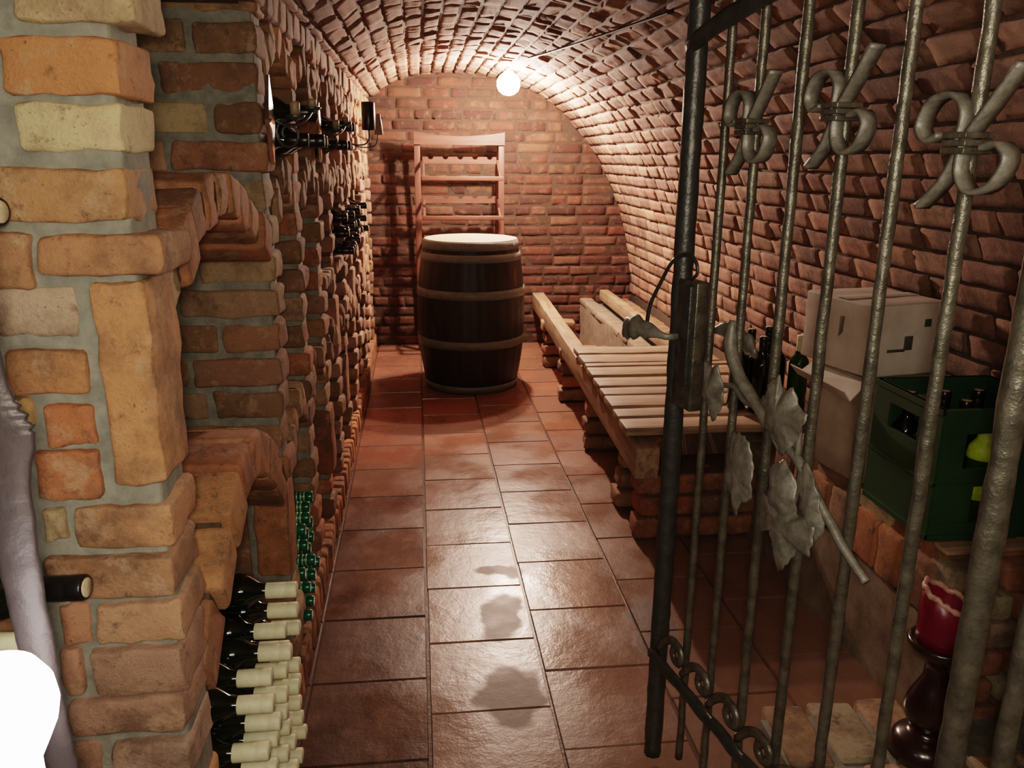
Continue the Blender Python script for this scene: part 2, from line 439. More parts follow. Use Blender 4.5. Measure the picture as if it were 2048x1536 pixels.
# ------------------------------------------------------------------ left: front pillar (wall_front)
mb = MB()
PF = 1.03
box(mb, (-.665, PF + .063, 1.0), (.646, .108, 2.2), mi=1, bev=.01)
bricks = [(-.435, -.309, 1.541, 1.593), (-.459, -.332, 1.463, 1.526), (-.453, -.336, 1.401, 1.456), (-.513, -.34, 1.322, 1.384), (-.449, -.305, 1.258, 1.307), (-.525, -.458, 1.242, 1.31), (-.512, -.415, 1.184, 1.245), (-.394, -.331, .988, 1.25), (-.503, -.412, 1.111, 1.168), (-.469, -.41, 1.042, 1.099), (-.488, -.412, .97, 1.035), (-.508, -.482, 1.067, 1.106), (-.452, -.33, .9, .959), (-.498, -.333, .828, .887), (-.441, -.331, .758, .816), (-.489, -.45, .756, .82), (-.496, -.47, .678, .752), (-.456, -.334, .679, .75), (-.494, -.339, .616, .672), (-.504, -.464, .542, .604), (-.447, -.339, .534, .601), (-.491, -.463, .915, .957)]
pc = [(.5, .36, .2), (.5, .22, .09), (.62, .5, .28), (.46, .24, .11), (.46, .22, .11), (.4, .2, .1), (.5, .36, .25), (.56, .27, .12), (.5, .23, .1), (.44, .16, .07), (.44, .16, .07), (.5, .3, .12), (.52, .26, .13), (.42, .22, .12), (.5, .28, .16), (.46, .22, .13), (.46, .24, .15), (.38, .22, .15), (.44, .25, .17), (.44, .24, .16), (.45, .29, .22), (.5, .4, .2)]
for (x0, x1, z0, z1), c in zip(bricks, pc):
    corner = x1 > -.36
    dy = .122 if corner else .1
    f = rnd.uniform(-.006, .006)
    rough_box(mb, ((x0 + x1) / 2, PF + dy / 2 - (.004 if corner else 0) + f, (z0 + z1) / 2), (x1 - x0, dy, z1 - z0), None, .005, .007, c, (6, 3, 3 if z1 - z0 < .1 else 8), freq=30)
for k in range(26):     # plainer courses to the left of the frame, above and below it
    z0 = .02 + k * .079
    x = -.98 - (.06 if k % 2 else 0)
    while x < -.53:
        w = rnd.uniform(.11, .2); x1 = min(x + w, -.53)
        if x1 - x > .05: rough_box(mb, ((x + x1) / 2, PF + .05, z0 + .035), (x1 - x - .014, .1, .064), None, .004, .009, pick(NEAR), (2, 1, 1))
        x = x1
    if z0 < .46 or z0 > 1.6:
        rough_box(mb, (-.385 + rnd.uniform(-.006, .006), PF + .06, z0 + .035), (.1, .122, .064), None, .005, .009, pick(NEAR), (3, 2, 1))
        rough_box(mb, (-.485, PF + .05, z0 + .035), (.08, .1, .064), None, .005, .009, pick(NEAR), (3, 2, 1))
struct(mb.build('wall_front', ['brick', 'mortar']))

# ------------------------------------------------------------------ left: honeycomb wall with piers and niches
mb = MB()
XB = -.68       # back of the niches
box(mb, (XB - .06, 3.6, .95), (.12, 5.3, 1.9), mi=1)
brick_wall(mb, Vector((XB, 1.16, 0)), Y, Z, X, 5.04, 1.62, BROWN, bl=(.2, .27), depth=.006)
pier_y = [1.95, 2.42, 2.87, 3.31, 3.75, 4.19, 4.63, 5.07, 5.51, 5.95]
T = .12
CW = .083
for i, y in enumerate(pier_y):
    box(mb, (-.51, y + T / 2, .93), (.324, T - .014, 1.66), mi=1 if i < 3 else 2, bev=.008)
    pal = NEAR[3:] + BROWN if i == 0 else (BROWN + RED[:2] if i < 3 else VAULT + BROWN[:2])
    z = .1; k = 0
    while z < 1.70:
        soldier = (i == 0 and .30 < z < .36) or (i in (3, 5, 7) and abs(z - .6) < .05) or (i in (2, 4) and abs(z - .3) < .05)
        bh = .25 if soldier else .068
        e = rnd.uniform(-.011, .008)
        xr = -.335 + e
        L1 = .085 if soldier else (rnd.uniform(.2, .24) if k % 2 else rnd.uniform(.1, .17))
        col = (.42, .17, .075) if soldier and i == 0 else pick(pal)
        rough_box(mb, (xr - L1 / 2, y + T / 2 + rnd.uniform(-.003, .003), z + bh / 2), (L1, T, bh), None, .0065, .012, col, (4, 3, 2 if not soldier else 5), freq=20)
        L2 = .335 - L1 - .015
        if L2 > .04 and i < 8: rough_box(mb, (xr - L1 - .012 - L2 / 2, y + T / 2, z + bh / 2), (L2, T, bh), None, .004, .01, pick(pal), (2, 1, 1))
        z += bh + .015; k += 1

# arches / shelves of brick spanning the niches
def arch(y0, y1, zs, rise, thick=.085, pal=BROWN, nb=None, point=False):
    W = y1 - y0; nb = nb or max(5, int(W / .062))
    for k in range(nb):
        t = (k + .5) / nb; yy = y0 + W * t
        if point: zz = zs + rise * (1 - abs(2 * t - 1)); sl = (rise * 2 / W) * (1 if t < .5 else -1)
        else: zz = zs + rise * math.sin(PI * t); sl = rise * PI / W * math.cos(PI * t)
        rot = Matrix.Rotation(math.atan(sl) * 1.0, 3, 'X')
        L = .30
        rough_box(mb, (-.335 - L / 2 + rnd.uniform(-.012, .010), yy, zz), (L, W / nb * math.sqrt(1 + sl * sl) * .93, thick + rnd.uniform(-.012, .012)), rot, .006, .012, pick(pal), (4, 1, 2), freq=20)
    # mortar bed
    P = [(y0 + W * k / 12, zs + (rise * (1 - abs(2 * k / 12 - 1)) if point else rise * math.sin(PI * k / 12))) for k in range(13)]
    for (a, b) in zip(P, P[1:]):
        sl = math.atan2(b[1] - a[1], b[0] - a[0])
        box(mb, (-.507, (a[0] + b[0]) / 2, (a[1] + b[1]) / 2), (.315, math.hypot(b[0] - a[0], b[1] - a[1]) + .004, thick - .03), Matrix.Rotation(sl, 3, 'X'), mi=2, bev=.003)
arch(1.15, 1.95, 1.20, .13, .085, ORANGE + NEAR, 9)
arch(1.15, 1.95, .60, .22, .10, ORANGE, 8)
for i in range(len(pier_y) - 1):
    a, b = pier_y[i] + T, pier_y[i + 1]
    j = rnd.uniform(-.02, .02)
    arch(a, b, 1.27 + j, .10, .075, BROWN, 6, True)
    arch(a, b, .66 + j, .10, .075, BROWN, 6, True)
    arch(a, b, 1.60, .09, .08, BROWN + ORANGE, 6, True)
    # flat brick shelf above the lower cell
    if i in (2, 3, 4): 
        for q in range(4): rough_box(mb, (-.50, a + (b - a) * (q + .5) / 4, .95), (.33, (b - a) / 4 - .006, .05), None, .005, .01, pick(BROWN), (3, 1, 1))
# top band closing to the vault
y = 1.15
while y < 6.15:
    w = rnd.uniform(.1, .14)
    rough_box(mb, (-.50 + rnd.uniform(-.006, .012), y + w / 2, 1.745 + rnd.uniform(-.006, .006)), (.33, w - .01, .07), None, .006, .012, pick(BROWN + VAULT), (3, 1, 1))
    y += w
box(mb, (-.52, 3.65, 1.755), (.3, 5.0, .09), mi=2)
struct(mb.build('wall_left', ['brick', 'mortar', 'mortar_dark']))

# kerb of bricks on edge along the floor
mb = MB()
box(mb, (-.50, 3.66, .045), (.33, 5.0, .09), mi=1)
y = 1.17
while y < 6.12:
    w = rnd.uniform(.062, .072)
    ob = any(p - .01 < y + w / 2 < p + T + .01 for p in pier_y)
    rough_box(mb, (-.328 - .06 + rnd.uniform(-.006, .004), y + w / 2, .052), (.12, w - .013, .106 + rnd.uniform(-.008, .008)), None, .005, .010, pick(RED + ORANGE[:2]), (3, 1, 2), freq=24)
    y += w
struct(mb.build('baseboard_left', ['brick', 'mortar_dark']))

# ------------------------------------------------------------------ right: brick bench with plastered front
mb = MB()
# high part (carries crate and boxes)
BX0 = 1.235
box(mb, (1.445, 2.12, .23), (.37, .88, .46), mi=1)
vs = []; 
def plaster_face(mb, x, y0, y1, z0, z1, nrm_x=-1, nu=26, nv=10):
    vs = []; fs = []
    for i in range(nu + 1):
        for j in range(nv + 1):
            yy = y0 + (y1 - y0) * i / nu; zz = z0 + (z1 - z0) * j / nv
            vs.append((x + .012 * noise.noise(Vector((yy * 5, zz * 5, 3))) + .004 * noise.noise(Vector((yy * 22, zz * 22, 7))), yy, zz))
    for i in range(nu):
        for j in range(nv):
            f = (i * (nv + 1) + j, i * (nv + 1) + j + 1, (i + 1) * (nv + 1) + j + 1, (i + 1) * (nv + 1) + j)
            fs.append(f)
    mb.add(vs, fs, (.3, .3, .3), 2)
plaster_face(mb, BX0, 1.66, 2.62, 0, .30)
y = 1.67
while y < 2.55:
    w = rnd.uniform(.11, .15)
    rough_box(mb, (BX0 + .058, y + w / 2, .375), (.13, w - .012, .15), None, .006, .014, pick(ORANGE + NEAR), (2, 2, 2)); y += w
y = 1.67
while y < 2.55:
    w = rnd.uniform(.2, .25)
    for xx in (1.30, 1.42, 1.54): rough_box(mb, (xx, y + w / 2, .465), (.112, w - .012, .05), None, .004, .01, pick(NEAR), (2, 2, 1))
    y += w
# near end wall facing the viewer
for k in range(6):
    x = BX0 + (0 if k % 2 else -.0)
    while x < 1.62:
        w = rnd.uniform(.11, .22); x1 = min(x + w, 1.63)
        if x1 - x > .05: rough_box(mb, ((x + x1) / 2, 1.66, .04 + k * .078), (x1 - x - .013, .09, .066), None, .005, .012, pick(NEAR + [(.5, .42, .3)]), (3, 1, 2))
        x = x1
# lower part running to the back wall
box(mb, (1.43, 4.38, .15), (.37, 3.63, .30), mi=1)
plaster_face(mb, 1.238, 2.62, 6.19, 0, .33, nu=70)
y = 2.62
while y < 6.15:
    w = rnd.uniform(.2, .26)
    rough_box(mb, (1.285, y + w / 2, .325), (.10, w - .004, .045), None, .006, .016, (.36, .25, .17), (2, 2, 1), mi=2)
    rough_box(mb, (1.54, y + w / 2, .315), (.16, w - .01, .05), None, .008, .016, pick(BROWN), (2, 2, 1))
    y += w
struct(mb.build('wall_bench', ['brick', 'mortar', 'plaster']))

# doorstep of pale bricks
mb = MB()
box(mb, (1.22, 1.36, .018), (.79, .62, .05), mi=1)
x = .83
while x < 1.6:
    w = rnd.uniform(.11, .135)
    for q, yy in enumerate((1.605, 1.38, 1.15)):
        if q == 0 and x > 1.10: continue
        rough_box(mb, (x + w / 2 + q * .03, yy, .017), (w - .014, .215, .07), Matrix.Rotation(R(-4), 3, 'Z'), .004, .012, pick([(.5, .42, .3), (.52, .36, .22), (.46, .27, .15), (.56, .46, .33)]), (2, 3, 1))
    x += w
struct(mb.build('trim_1', ['brick', 'mortar']))

# brick jamb at the right edge, the gate hangs beside it
mb = MB()
box(mb, (1.30, .86, 1.0), (.62, .27, 2.1), mi=1)
for k in range(25):
    z = .02 + k * .083; x = .98
    while x < 1.62:
        w = rnd.uniform(.1, .22); x1 = min(x + w, 1.62)
        if x1 - x > .05:
            rough_box(mb, ((x + x1) / 2, 1.0, z + .034), (x1 - x - .014, .1, .068), None, .005, .011, pick(NEAR), (3, 1, 2))
            rough_box(mb, ((x + x1) / 2, .72, z + .034), (x1 - x - .014, .1, .068), None, .005, .011, pick(NEAR), (3, 1, 2))
        x = x1
    for yy in (.79, .92): rough_box(mb, (1.0, yy, z + .034), (.09, .12, .068), None, .005, .011, pick(NEAR), (2, 2, 2))
struct(mb.build('trim_2', ['brick', 'mortar']))

# ------------------------------------------------------------------ barrel
bx, by = .318, 5.06
t = thing('wine_barrel', 'dark oak wine barrel with grey steel hoops standing upright on the tiled floor', 'barrel', (bx, by, 0))
def br(z): return .283 + (.335 - .283) * (1 - ((z - .46) / .46) ** 2)
mb = MB(); n = 26; per = 5; nz = 16; vs = []; fs = []
NN = n * per
for j in range(nz + 1):
    z = .004 + .912 * j / nz
    for k in range(NN):
        a = 2 * PI * k / NN; q = (k % per) / per
        r_ = br(z) - (.0035 if k % per == 0 else 0) - .002 * abs(math.sin(k // per * 7.3))
        vs.append((r_ * math.cos(a), r_ * math.sin(a), z))
for j in range(nz):
    for k in range(NN): fs.append((j * NN + k, j * NN + (k + 1) % NN, (j + 1) * NN + (k + 1) % NN, (j + 1) * NN + k))
# chime: top rim then down inside
o0 = nz * NN
base = len(vs)
for (dr, z) in ((-.006, .920), (-.022, .918), (-.026, .885)):
    for k in range(NN):
        a = 2 * PI * k / NN; vs.append(((br(.916) + dr) * math.cos(a), (br(.916) + dr) * math.sin(a), z))
for lvl in range(3):
    A = o0 if lvl == 0 else base + (lvl - 1) * NN; B = base + lvl * NN
    for k in range(NN): fs.append((A + k, A + (k + 1) % NN, B + (k + 1) % NN, B + k))
fs.append(tuple(range(NN))[::-1])
mb.add(vs, fs); mb.build('staves', 'stave', t)
mb = MB(); lathe(mb, [(.0001, .885), (.262, .885), (.262, .868), (.0001, .868)][::-1], n=48); mb.build('barrel_head', 'head', t)
mb = MB(); lathe(mb, [(.262, .9205), (.281, .9215), (.286, .918), (.262, .917)], n=60); o = mb.build('rim', 'head', t); o['label'] = 'worn pale wooden top rim'
for z0, z1 in ((.868, .917), (.800, .845), (.585, .635), (.285, .335), (.004, .048)):
    mb = MB(); e = .0045
    P = [(br(z0) - .003, z0), (br(z0) + e, z0), (br((z0 + z1) / 2) + e + .0006, (z0 + z1) / 2), (br(z1) + e, z1), (br(z1) - .003, z1)]
    lathe(mb, P, n=72); h = mb.build('hoop', 'hoop', t)
    mb = MB()
    for da in (0, .05, .02 if z0 > .8 else .05):
        a = R(-33) + da; zz = (z0 + z1) / 2 + (.008 if da == .02 else 0); r_ = br(zz) + e
        lathe(mb, [(.0001, .003), (.005, .002), (.0065, 0)][::-1], (r_ * math.cos(a), r_ * math.sin(a), zz), rot=Matrix.Rotation(a, 3, 'Z') @ Matrix.Rotation(PI / 2, 3, 'Y'), n=8)
    mb.build('rivets', 'rivet', h)

# ------------------------------------------------------------------ rack on back wall
t = thing('wine_rack', 'reddish folding wooden wine rack leaning at the back wall behind the barrel', 'rack', (.30, 6.02, 0))
def rk(name, c, d, mat='rack_x', rot=None, par=t):
    mb = MB(); box(mb, (0, 0, 0), d, rot, bev=.003); o = mb.build(name, mat, par); o.location = Vector(c) - par.location; return o
Yr = 6.0
for xx in (.004, .598): rk('post', (xx, Yr, .77), (.042, .024, 1.54), 'rack_z')
for xx in (-.014, .615): rk('rear_post', (xx + (.03 if xx < 0 else -.03), Yr + .12, .75), (.02, .024, 1.5), 'rack_z', Matrix.Rotation(R(3), 3, 'X'))
# wavy header board
mb = MB(); vs = []; fs = []; K = 24
for k in range(K + 1):
    tt = k / K; x = -.016 + .636 * tt; top = 1.565 - .028 * math.sin(PI * tt) ** .8 * (1 if tt > .1 else .6)
    for yy in (Yr - .026, Yr - .012):
        vs += [(x, yy, 1.478), (x, yy, top)]
for k in range(K):
    a = k * 4; b = a + 4
    fs += [(a, b, b + 1, a + 1), (a + 2, a + 3, b + 3, b + 2), (a + 1, b + 1, b + 3, a + 3), (a, a + 2, b + 2, b)]
fs += [(0, 1, 3, 2), (K * 4, K * 4 + 2, K * 4 + 3, K * 4 + 1)]
mb.add(vs, fs, smooth=False); o = mb.build('header_board', 'rack_x', t, loc=(.3, 6.02, 0)); 
def scallop(zc, yy, name='scalloped_rail'):
    mb = MB(); vs = []; fs = []; K = 100
    for k in range(K + 1):
        x = .04 + .52 * k / K; top = zc
        for q in range(5):
            xc = .04 + .52 * (q + .55) / 5; dx = x - xc
            if abs(dx) < .02: top = min(top, zc - math.sqrt(max(.02 ** 2 - dx * dx, 0)) * .9)
        for y2 in (yy, yy + .014): vs += [(x, y2, zc - .048), (x, y2, top)]
    for k in range(K):
        a = k * 4; b = a + 4
        fs += [(a, b, b + 1, a + 1), (a + 2, a + 3, b + 3, b + 2), (a + 1, b + 1, b + 3, a + 3), (a, a + 2, b + 2, b)]
    fs += [(0, 1, 3, 2), (K * 4, K * 4 + 2, K * 4 + 3, K * 4 + 1)]
    mb.add(vs, fs, smooth=False); return mb.build(name, 'rack_x', t, loc=(.3, 6.02, 0))
for zb, zf in ((1.385, 1.255), (1.115, .99), (.84, .72), (.56, .45)):
    scallop(zb + .012, Yr - .03)
    rk('front_rail', (.31, Yr - .245, zf), (.56, .022, .03))
    for xx in (.045, .568):
        a = math.atan2(zb - .02 - zf, .215)
        rk('side_rail', (xx, Yr - .135, (zb - .02 + zf) / 2), (.016, .255, .022), 'rack_x', Matrix.Rotation(a, 3, 'X'))

# ------------------------------------------------------------------ timber rack on the right
def wood_piece(name, label, cat, c, d, rotz=0, mat='beam_y', amp=.003, group=None, n=(3, 6, 2), rx=0):
    mb = MB(); rough_box(mb, (0, 0, 0), d, None, amp, .006, (.4, .3, .2), n, freq=7)
    o = mb.build(name, mat); o.location = c; o.rotation_euler = (rx, 0, rotz); tag(o, label, cat, group); return o
wood_piece('timber_beam', 'long weathered squared timber on brick stacks beside the barrel', 'beam', (.818 + .035, 4.43, .340), (.085, 3.5, .118), R(-1.7), n=(1, 16, 2))
wood_piece('timber_beam', 'long weathered squared timber near the right wall, laid on the low plastered ledge', 'beam', (1.40, 4.55, .382), (.07, 3.2, .075), R(-.5), n=(1, 14, 1))
sl = [(4.095, 3.958), (3.921, 3.774), (3.749, 3.702), (3.669, 3.534), (3.483, 3.352), (3.316, 3.216), (3.198, 3.056), (3.017, 2.922), (2.886, 2.773)]
ords = ['farthest plank', 'second plank from the barrel end', 'narrowest plank, third from the barrel end', 'fourth plank from the barrel end', 'middle plank', 'fourth plank from the gate end', 'wide third plank from the gate end', 'second plank from the gate end', 'nearest plank, closest to the gate']
for (a, b), od in zip(sl, ords):
    xl = .735 + (b - 2.69) / 1.41 * .06; xr = 1.47 + rnd.uniform(-.02, .03) if a > 3.2 else 1.50
    xr = min(xr, 1.51)
    wood_piece('rack_slat', 'weathered cross plank laid over the two timbers: ' + od, 'plank', ((xl + xr) / 2, (a + b) / 2 - .008, .4335), (xr - xl, a - b + .006, .030), R(rnd.uniform(-.4, .4)), 'slat_x', .0022, 'cross planks of the timber rack', n=(10, 1, 1))

def stack(x, y, layers, where, grp='brick stacks under the long timber'):
    z = .002
    for li in range(layers):
        h = .066; mb = MB()
        rough_box(mb, (0, 0, 0), (.23, .115, h), None, .008, .014, pick(RED + BROWN), (4, 2, 2), freq=18)
        o = mb.build('loose_brick', 'brick'); o.location = (x + rnd.uniform(-.014, .014), y + rnd.uniform(-.01, .01), z + h / 2 + .008); o.rotation_euler = (0, 0, R(rnd.uniform(-10, 10)))
        lev = ['bottom', 'second', 'third', 'top'][li] if li < layers - 1 else 'top'
        tag(o, '%s rough brick of the stack %s' % (lev, where), 'brick', grp); z += h + .016
for y, w in ((5.45, 'under the far end of the timber beside the barrel'), (4.62, 'under the timber just in front of the barrel'), (3.78, 'under the timber at the far planks'), (3.09, 'under the timber at its near end')):
    stack(.905 + (y - 3) * .018, y, 4, w)
# the supporting block under the near planks
mb = MB(); box(mb, (1.02, 2.86, .135), (.38, .20, .26), mi=1)
for k in range(3):
    for q in range(2): rough_box(mb, (.90 + q * .235 + (k % 2) * .01, 2.80, .052 + k * .088), (.225, .11, .074), None, .006, .013, pick(BROWN + RED), (4, 1, 2))
o = mb.build('brick_support', ['brick', 'mortar_dark']); tag(o, 'low dark brick support block under the planks nearest the gate', 'brick block')
# brick pieces lying behind the planks
mb = MB(); rough_box(mb, (0, 0, 0), (.2, .12, .10), None, .012, .018, (.2, .09, .05), (4, 2, 3), freq=16)
o = mb.build('loose_brick', 'brick'); o.location = (1.13, 5.1, .055); tag(o, 'lower broken dark brick inside the timber rack by the plastered ledge', 'brick')
mb = MB(); rough_box(mb, (0, 0, 0), (.13, .11, .09), None, .010, .018, (.24, .1, .06), (4, 2, 3), freq=16)
o = mb.build('loose_brick', 'brick'); o.location = (1.15, 5.1, .165); tag(o, 'upper broken dark brick inside the timber rack by the plastered ledge', 'brick')

# ------------------------------------------------------------------ bottles
def bottle_proto(capmat, glass='glass_dark', caplen=.052, style='bordeaux'):
    """bottle along +Z, base at origin"""
    p = thing('wine_bottle', 'x', 'bottle')
    mb = MB()
    if style == 'bordeaux': P = [(.0001, .012), (.025, .004), (.034, 0), (.0375, .005), (.0375, .185), (.034, .205), (.020, .224), (.0155, .24), (.0145, .292), (.0145, .296)]
    else: P = [(.0001, .012), (.028, .003), (.037, 0), (.040, .006), (.040, .15), (.034, .19), (.022, .225), (.0155, .25), (.0145, .296)]
    lathe(mb, P, n=18); mb.build('bottle_glass', glass, p)
    mb = MB()
    z = .298 - caplen
    lathe(mb, [(.0158, z), (.0163, z + .001), (.0163, .276), (.0157, .278), (.0165, .280), (.0165, .297), (.015, .2995), (.0001, .2995)], n=18); mb.build('capsule', capmat, p)
    return p
protos = {}
def place_bottle(kind, tip, direction, label, group=None, length=.2995):
    d = Vector(direction).normalized(); base = Vector(tip) - d * length
    q = Vector((0, 0, 1)).rotation_difference(d).to_euler()
    if kind not in protos:
        cm, gl, cl, st = {'cream': ('cap_cream', 'glass_dark', .06, 'bordeaux'), 'green': ('cap_green', 'glass_dark', .055, 'bordeaux'), 'black': ('cap_black', 'glass_dark', .055, 'bordeaux'), 'champ': ('cap_cream', 'glass_green', .06, 'bordeaux')}[kind]
        protos[kind] = bottle_proto(cm, gl, cl, st)
        if kind == 'green':
            ch = [c for c in protos[kind].children if c.name.startswith('capsule')][0]
            mb = MB()
            for zz in (.250, .262, .272): lathe(mb, [(.0164, zz), (.0167, zz + .001), (.0167, zz + .004), (.0164, zz + .005)], n=14)
            mb.build('capsule_print', 'cap_gold', ch)
        if kind == 'black':
            ch = [c for c in protos[kind].children if c.name.startswith('capsule')][0]
            mb = MB(); lathe(mb, [(.0125, .2996), (.0120, .3004), (.0001, .3004)], n=14); mb.build('cork_end', 'cork', ch)
        o = protos[kind]; o.location = base; o.rotation_euler = q; o['label'] = label
        if group: o['group'] = group
        return o
    return dup(protos[kind], base, q, label, group)

# cream capsules, bottom niche behind the pillar
rows = [.128 + .0665 * k for k in range(6)]
PY = .077
cg = 'cream-capped bottles in the bottom niche'
for k, z in enumerate(rows):
    ys = [1.225 + (k % 2) * PY / 2 + PY * q for q in range(9)]
    for q, y in enumerate(ys):
        if y > 1.62: continue
        if k == 5 and q > 6: continue
        place_bottle('cream', (-.272 + rnd.uniform(-.014, .012), y, z + .018), (1, 0, 0), 'dark wine bottle with cream capsule lying neck-out in the bottom niche beside the pillar', cg)
place_bottle('cream', (-.262, 1.533, .547), (1, 0, 0), 'topmost cream-capped dark bottle, with a green glint, in the niche beside the pillar', cg)
# green capsules in the next niche
for k in range(5):
    for q in range(4):
        y = 2.125 + (k % 2) * .0385 + q * .077
        if y > 2.38: continue
        place_bottle('green', (-.328 + rnd.uniform(-.02, .01), y, .135 + .0665 * k), (1, 0, 0), 'dark bottle with shiny green capsule in the low niche behind the cream-capped ones', 'green-capped bottles in the second niche')
# black ones further on, middle cells
for i in (3, 4, 5):
    a = pier_y[i] + T
    for k in range(3):
        for q in range(3 + (k % 2 == 0)):
            y = a + .042 + (k % 2) * .0385 + q * .077
            if y > pier_y[i + 1] - .03: continue
            place_bottle('black', (-.29 + rnd.uniform(-.02, .03), y, 1.020 + .0665 * k), (1, 0, 0), 'black-capped bottle lying in the %s middle niche of the brick rack' % ('nearest filled', 'central filled', 'farthest filled')[i - 3], 'black-capped bottles in the middle niches')
# black ones in the upper cells near the sconces
for i, nm in ((0, 'first'), (2, 'third')):
    a = pier_y[i] + T
    for k in range(2):
        for q in range(4 - k):
            y = a + .042 + (k % 2) * .0385 + q * .077
            if y > pier_y[i + 1] - .03: continue
            place_bottle('black', (-.245 + rnd.uniform(-.02, .02), y, 1.415 + .0665 * k + .02), (1, 0, 0), 'black-capped bottle lying in the %s upper niche by the iron scroll bracket' % nm, 'black-capped bottles in the upper niches')
# bottles left of the pillar, in the rack before it
place_bottle('black', (-.420, .965, .880), (1, -.12, .06), 'black-capped bottle poking out from behind the broad iron bar', None)
place_bottle('cream', (-.440, .885, .850), (1, -.1, 0), 'cream bottle end just below the black neck at the far left', None)
place_bottle('black', (-.452, .965, 1.338), (1, -.25, 0), 'dark bottle end at the far left edge, beside the upper pillar bricks', None)

# bottles standing on the planks and ledge
st = [(1.235, 2.98, 'leftmost'), (1.31, 3.06, 'second from left'), (1.40, 3.10, 'tall one at the back'), (1.30, 2.92, 'front left'), (1.385, 2.98, 'front centre'), (1.455, 2.93, 'beside the box')]
for i, (x, y, nm) in enumerate(st):
    o = place_bottle('champ' if i == 5 else 'black', (x, y, .449 + .2995), (0, 0, 1), 'upright dark bottle with a light neck band on the planks nearest the cardboard box' if i == 5 else 'upright dark bottle standing on the planks beyond the gate, %s' % nm, 'bottles standing on the planks')

# ------------------------------------------------------------------ crate
cx0, cx1, cy0, cy1, cz0, cz1 = 1.228, 1.545, 1.715, 2.005, .496, .832
t = thing('bottle_crate', 'dark green plastic bottle crate with cut-out handles on the brick bench', 'crate', ((cx0 + cx1) / 2, (cy0 + cy1) / 2, cz0))
def crate_wall(x0, y0, x1, y1, handle, name):
    mb = MB(); L = math.hypot(x1 - x0, y1 - y0); a = math.atan2(y1 - y0, x1 - x0); rot = Matrix.Rotation(a, 3, 'Z'); o = Vector((x0, y0, cz0)); th = .008
    H = cz1 - cz0
    def b(u0, u1, z0, z1, t_=th): 
        c = o + rot @ Vector(((u0 + u1) / 2, 0, (z0 + z1) / 2)); box(mb, c, (u1 - u0, t_, z1 - z0), rot, bev=.0002)
    zs = [0, H * .36, H]
    for hs in handle:  # (u0,u1,z0,z1) opening
        pass
    us = sorted({0, L} | {h[0] for h in handle} | {h[1] for h in handle}); zz = sorted({0, H} | {h[2] for h in handle} | {h[3] for h in handle})
    for i in range(len(us) - 1):
        for j in range(len(zz) - 1):
            um, zm = (us[i] + us[i + 1]) / 2, (zz[j] + zz[j + 1]) / 2
            if any(h[0] < um < h[1] and h[2] < zm < h[3] for h in handle): continue
            b(us[i], us[i + 1], zz[j], zz[j + 1])
    b(0, L, H - .014, H, .016); b(0, L, 0, .014, .014); b(0, L, H * .42, H * .42 + .008, .014)
    mb.build(name, 'crate', t, loc=tuple(t.location))
crate_wall(cx0, cy1, cx0, cy0, [(.07, .20, .225, .29)], 'side_wall')
crate_wall(cx0, cy0, cx1, cy0, [(.062, .175, .185, .275), (.10, .175, .045, .15)], 'end_wall')
crate_wall(cx1, cy0, cx1, cy1, [(.08, .21, .225, .29)], 'side_wall')
crate_wall(cx1, cy1, cx0, cy1, [(.10, .22, .225, .29)], 'end_wall')
mb = MB(); box(mb, ((cx0 + cx1) / 2, (cy0 + cy1) / 2, cz0 + .006), (cx1 - cx0, cy1 - cy0, .01)); mb.build('crate_floor', 'crate', t, loc=tuple(t.location))
k = 0
for i in range(3):
    for j in range(3):
        if (i, j) in ((2, 0),): continue
        x = cx0 + .06 + i * .097; y = cy0 + .055 + j * .09
        nm = (('left', 'middle', 'right')[i], ('front', 'centre', 'rear')[j])
        if (i, j) == (1, 0): lb = place_bottle('champ', (x, y, cz0 + .014 + .2995), (0, 0, 1), 'green glass bottle glowing through the front opening of the green crate', 'bottles in the green crate')
        else: place_bottle('black', (x, y, cz0 + .014 + .2995), (0, 0, 1), 'dark bottle in the green crate, %s column, %s row' % nm, 'bottles in the green crate')
M['lime'] = simple_mat('lime_label', (.55, .75, .03), .5, nscale=60, var=.3, bs=0)
for z0, z1 in ((.075, .14), (.185, .225)):
    mb = MB(); r0 = .0379 if z1 < .2 else .036
    lathe(mb, [(r0, z0), (r0 + .0006, z0 + .001), (r0 + .0006, z1 - .001), (r0, z1)] if z1 < .2 else [(.0376, .178), (.0382, .179), (.0382, .187), (.0348, .206), (.0208, .226), (.0168, .24), (.016, .241)], n=24); mb.build('label_band', 'lime', lb)
mb = MB(); rough_box(mb, (0, 0, 0), (.36, .05, .012), None, .001, .004, n=(4, 1, 1)); o = mb.build('thin_board', 'slat_x'); o.location = (1.42, 1.675, .492); tag(o, 'thin grey board on the bench edge in front of the green crate', 'board')

# ------------------------------------------------------------------ cardboard boxes
def carton(name, label, c, d, rz, mat, flap=False):
    t = thing(name, label, 'box', c); t.rotation_euler = (0, 0, rz)
    mb = MB(); rough_box(mb, (0, 0, d[2] / 2), d, None, .0035, .006, n=(5, 5, 5), freq=5); mb.build('carton_body', mat, t)
    mb = MB(); box(mb, (0, 0, d[2] + .001), (d[0] * .98, .05, .002)); mb.build('tape', 'tape' if flap else mat, t)
    return t
lo = carton('cardboard_box', 'large worn greyish cardboard box on the bench, under the white box, behind the crate', (1.365, 2.235, .492), (.28, .27, .31), R(8), 'cardboard_brown', False)
up = carton('cardboard_box', 'dirty white cardboard box on top of the larger box by the right wall', (1.345, 2.26, .808), (.265, .30, .205), R(11), 'cardboard', False)
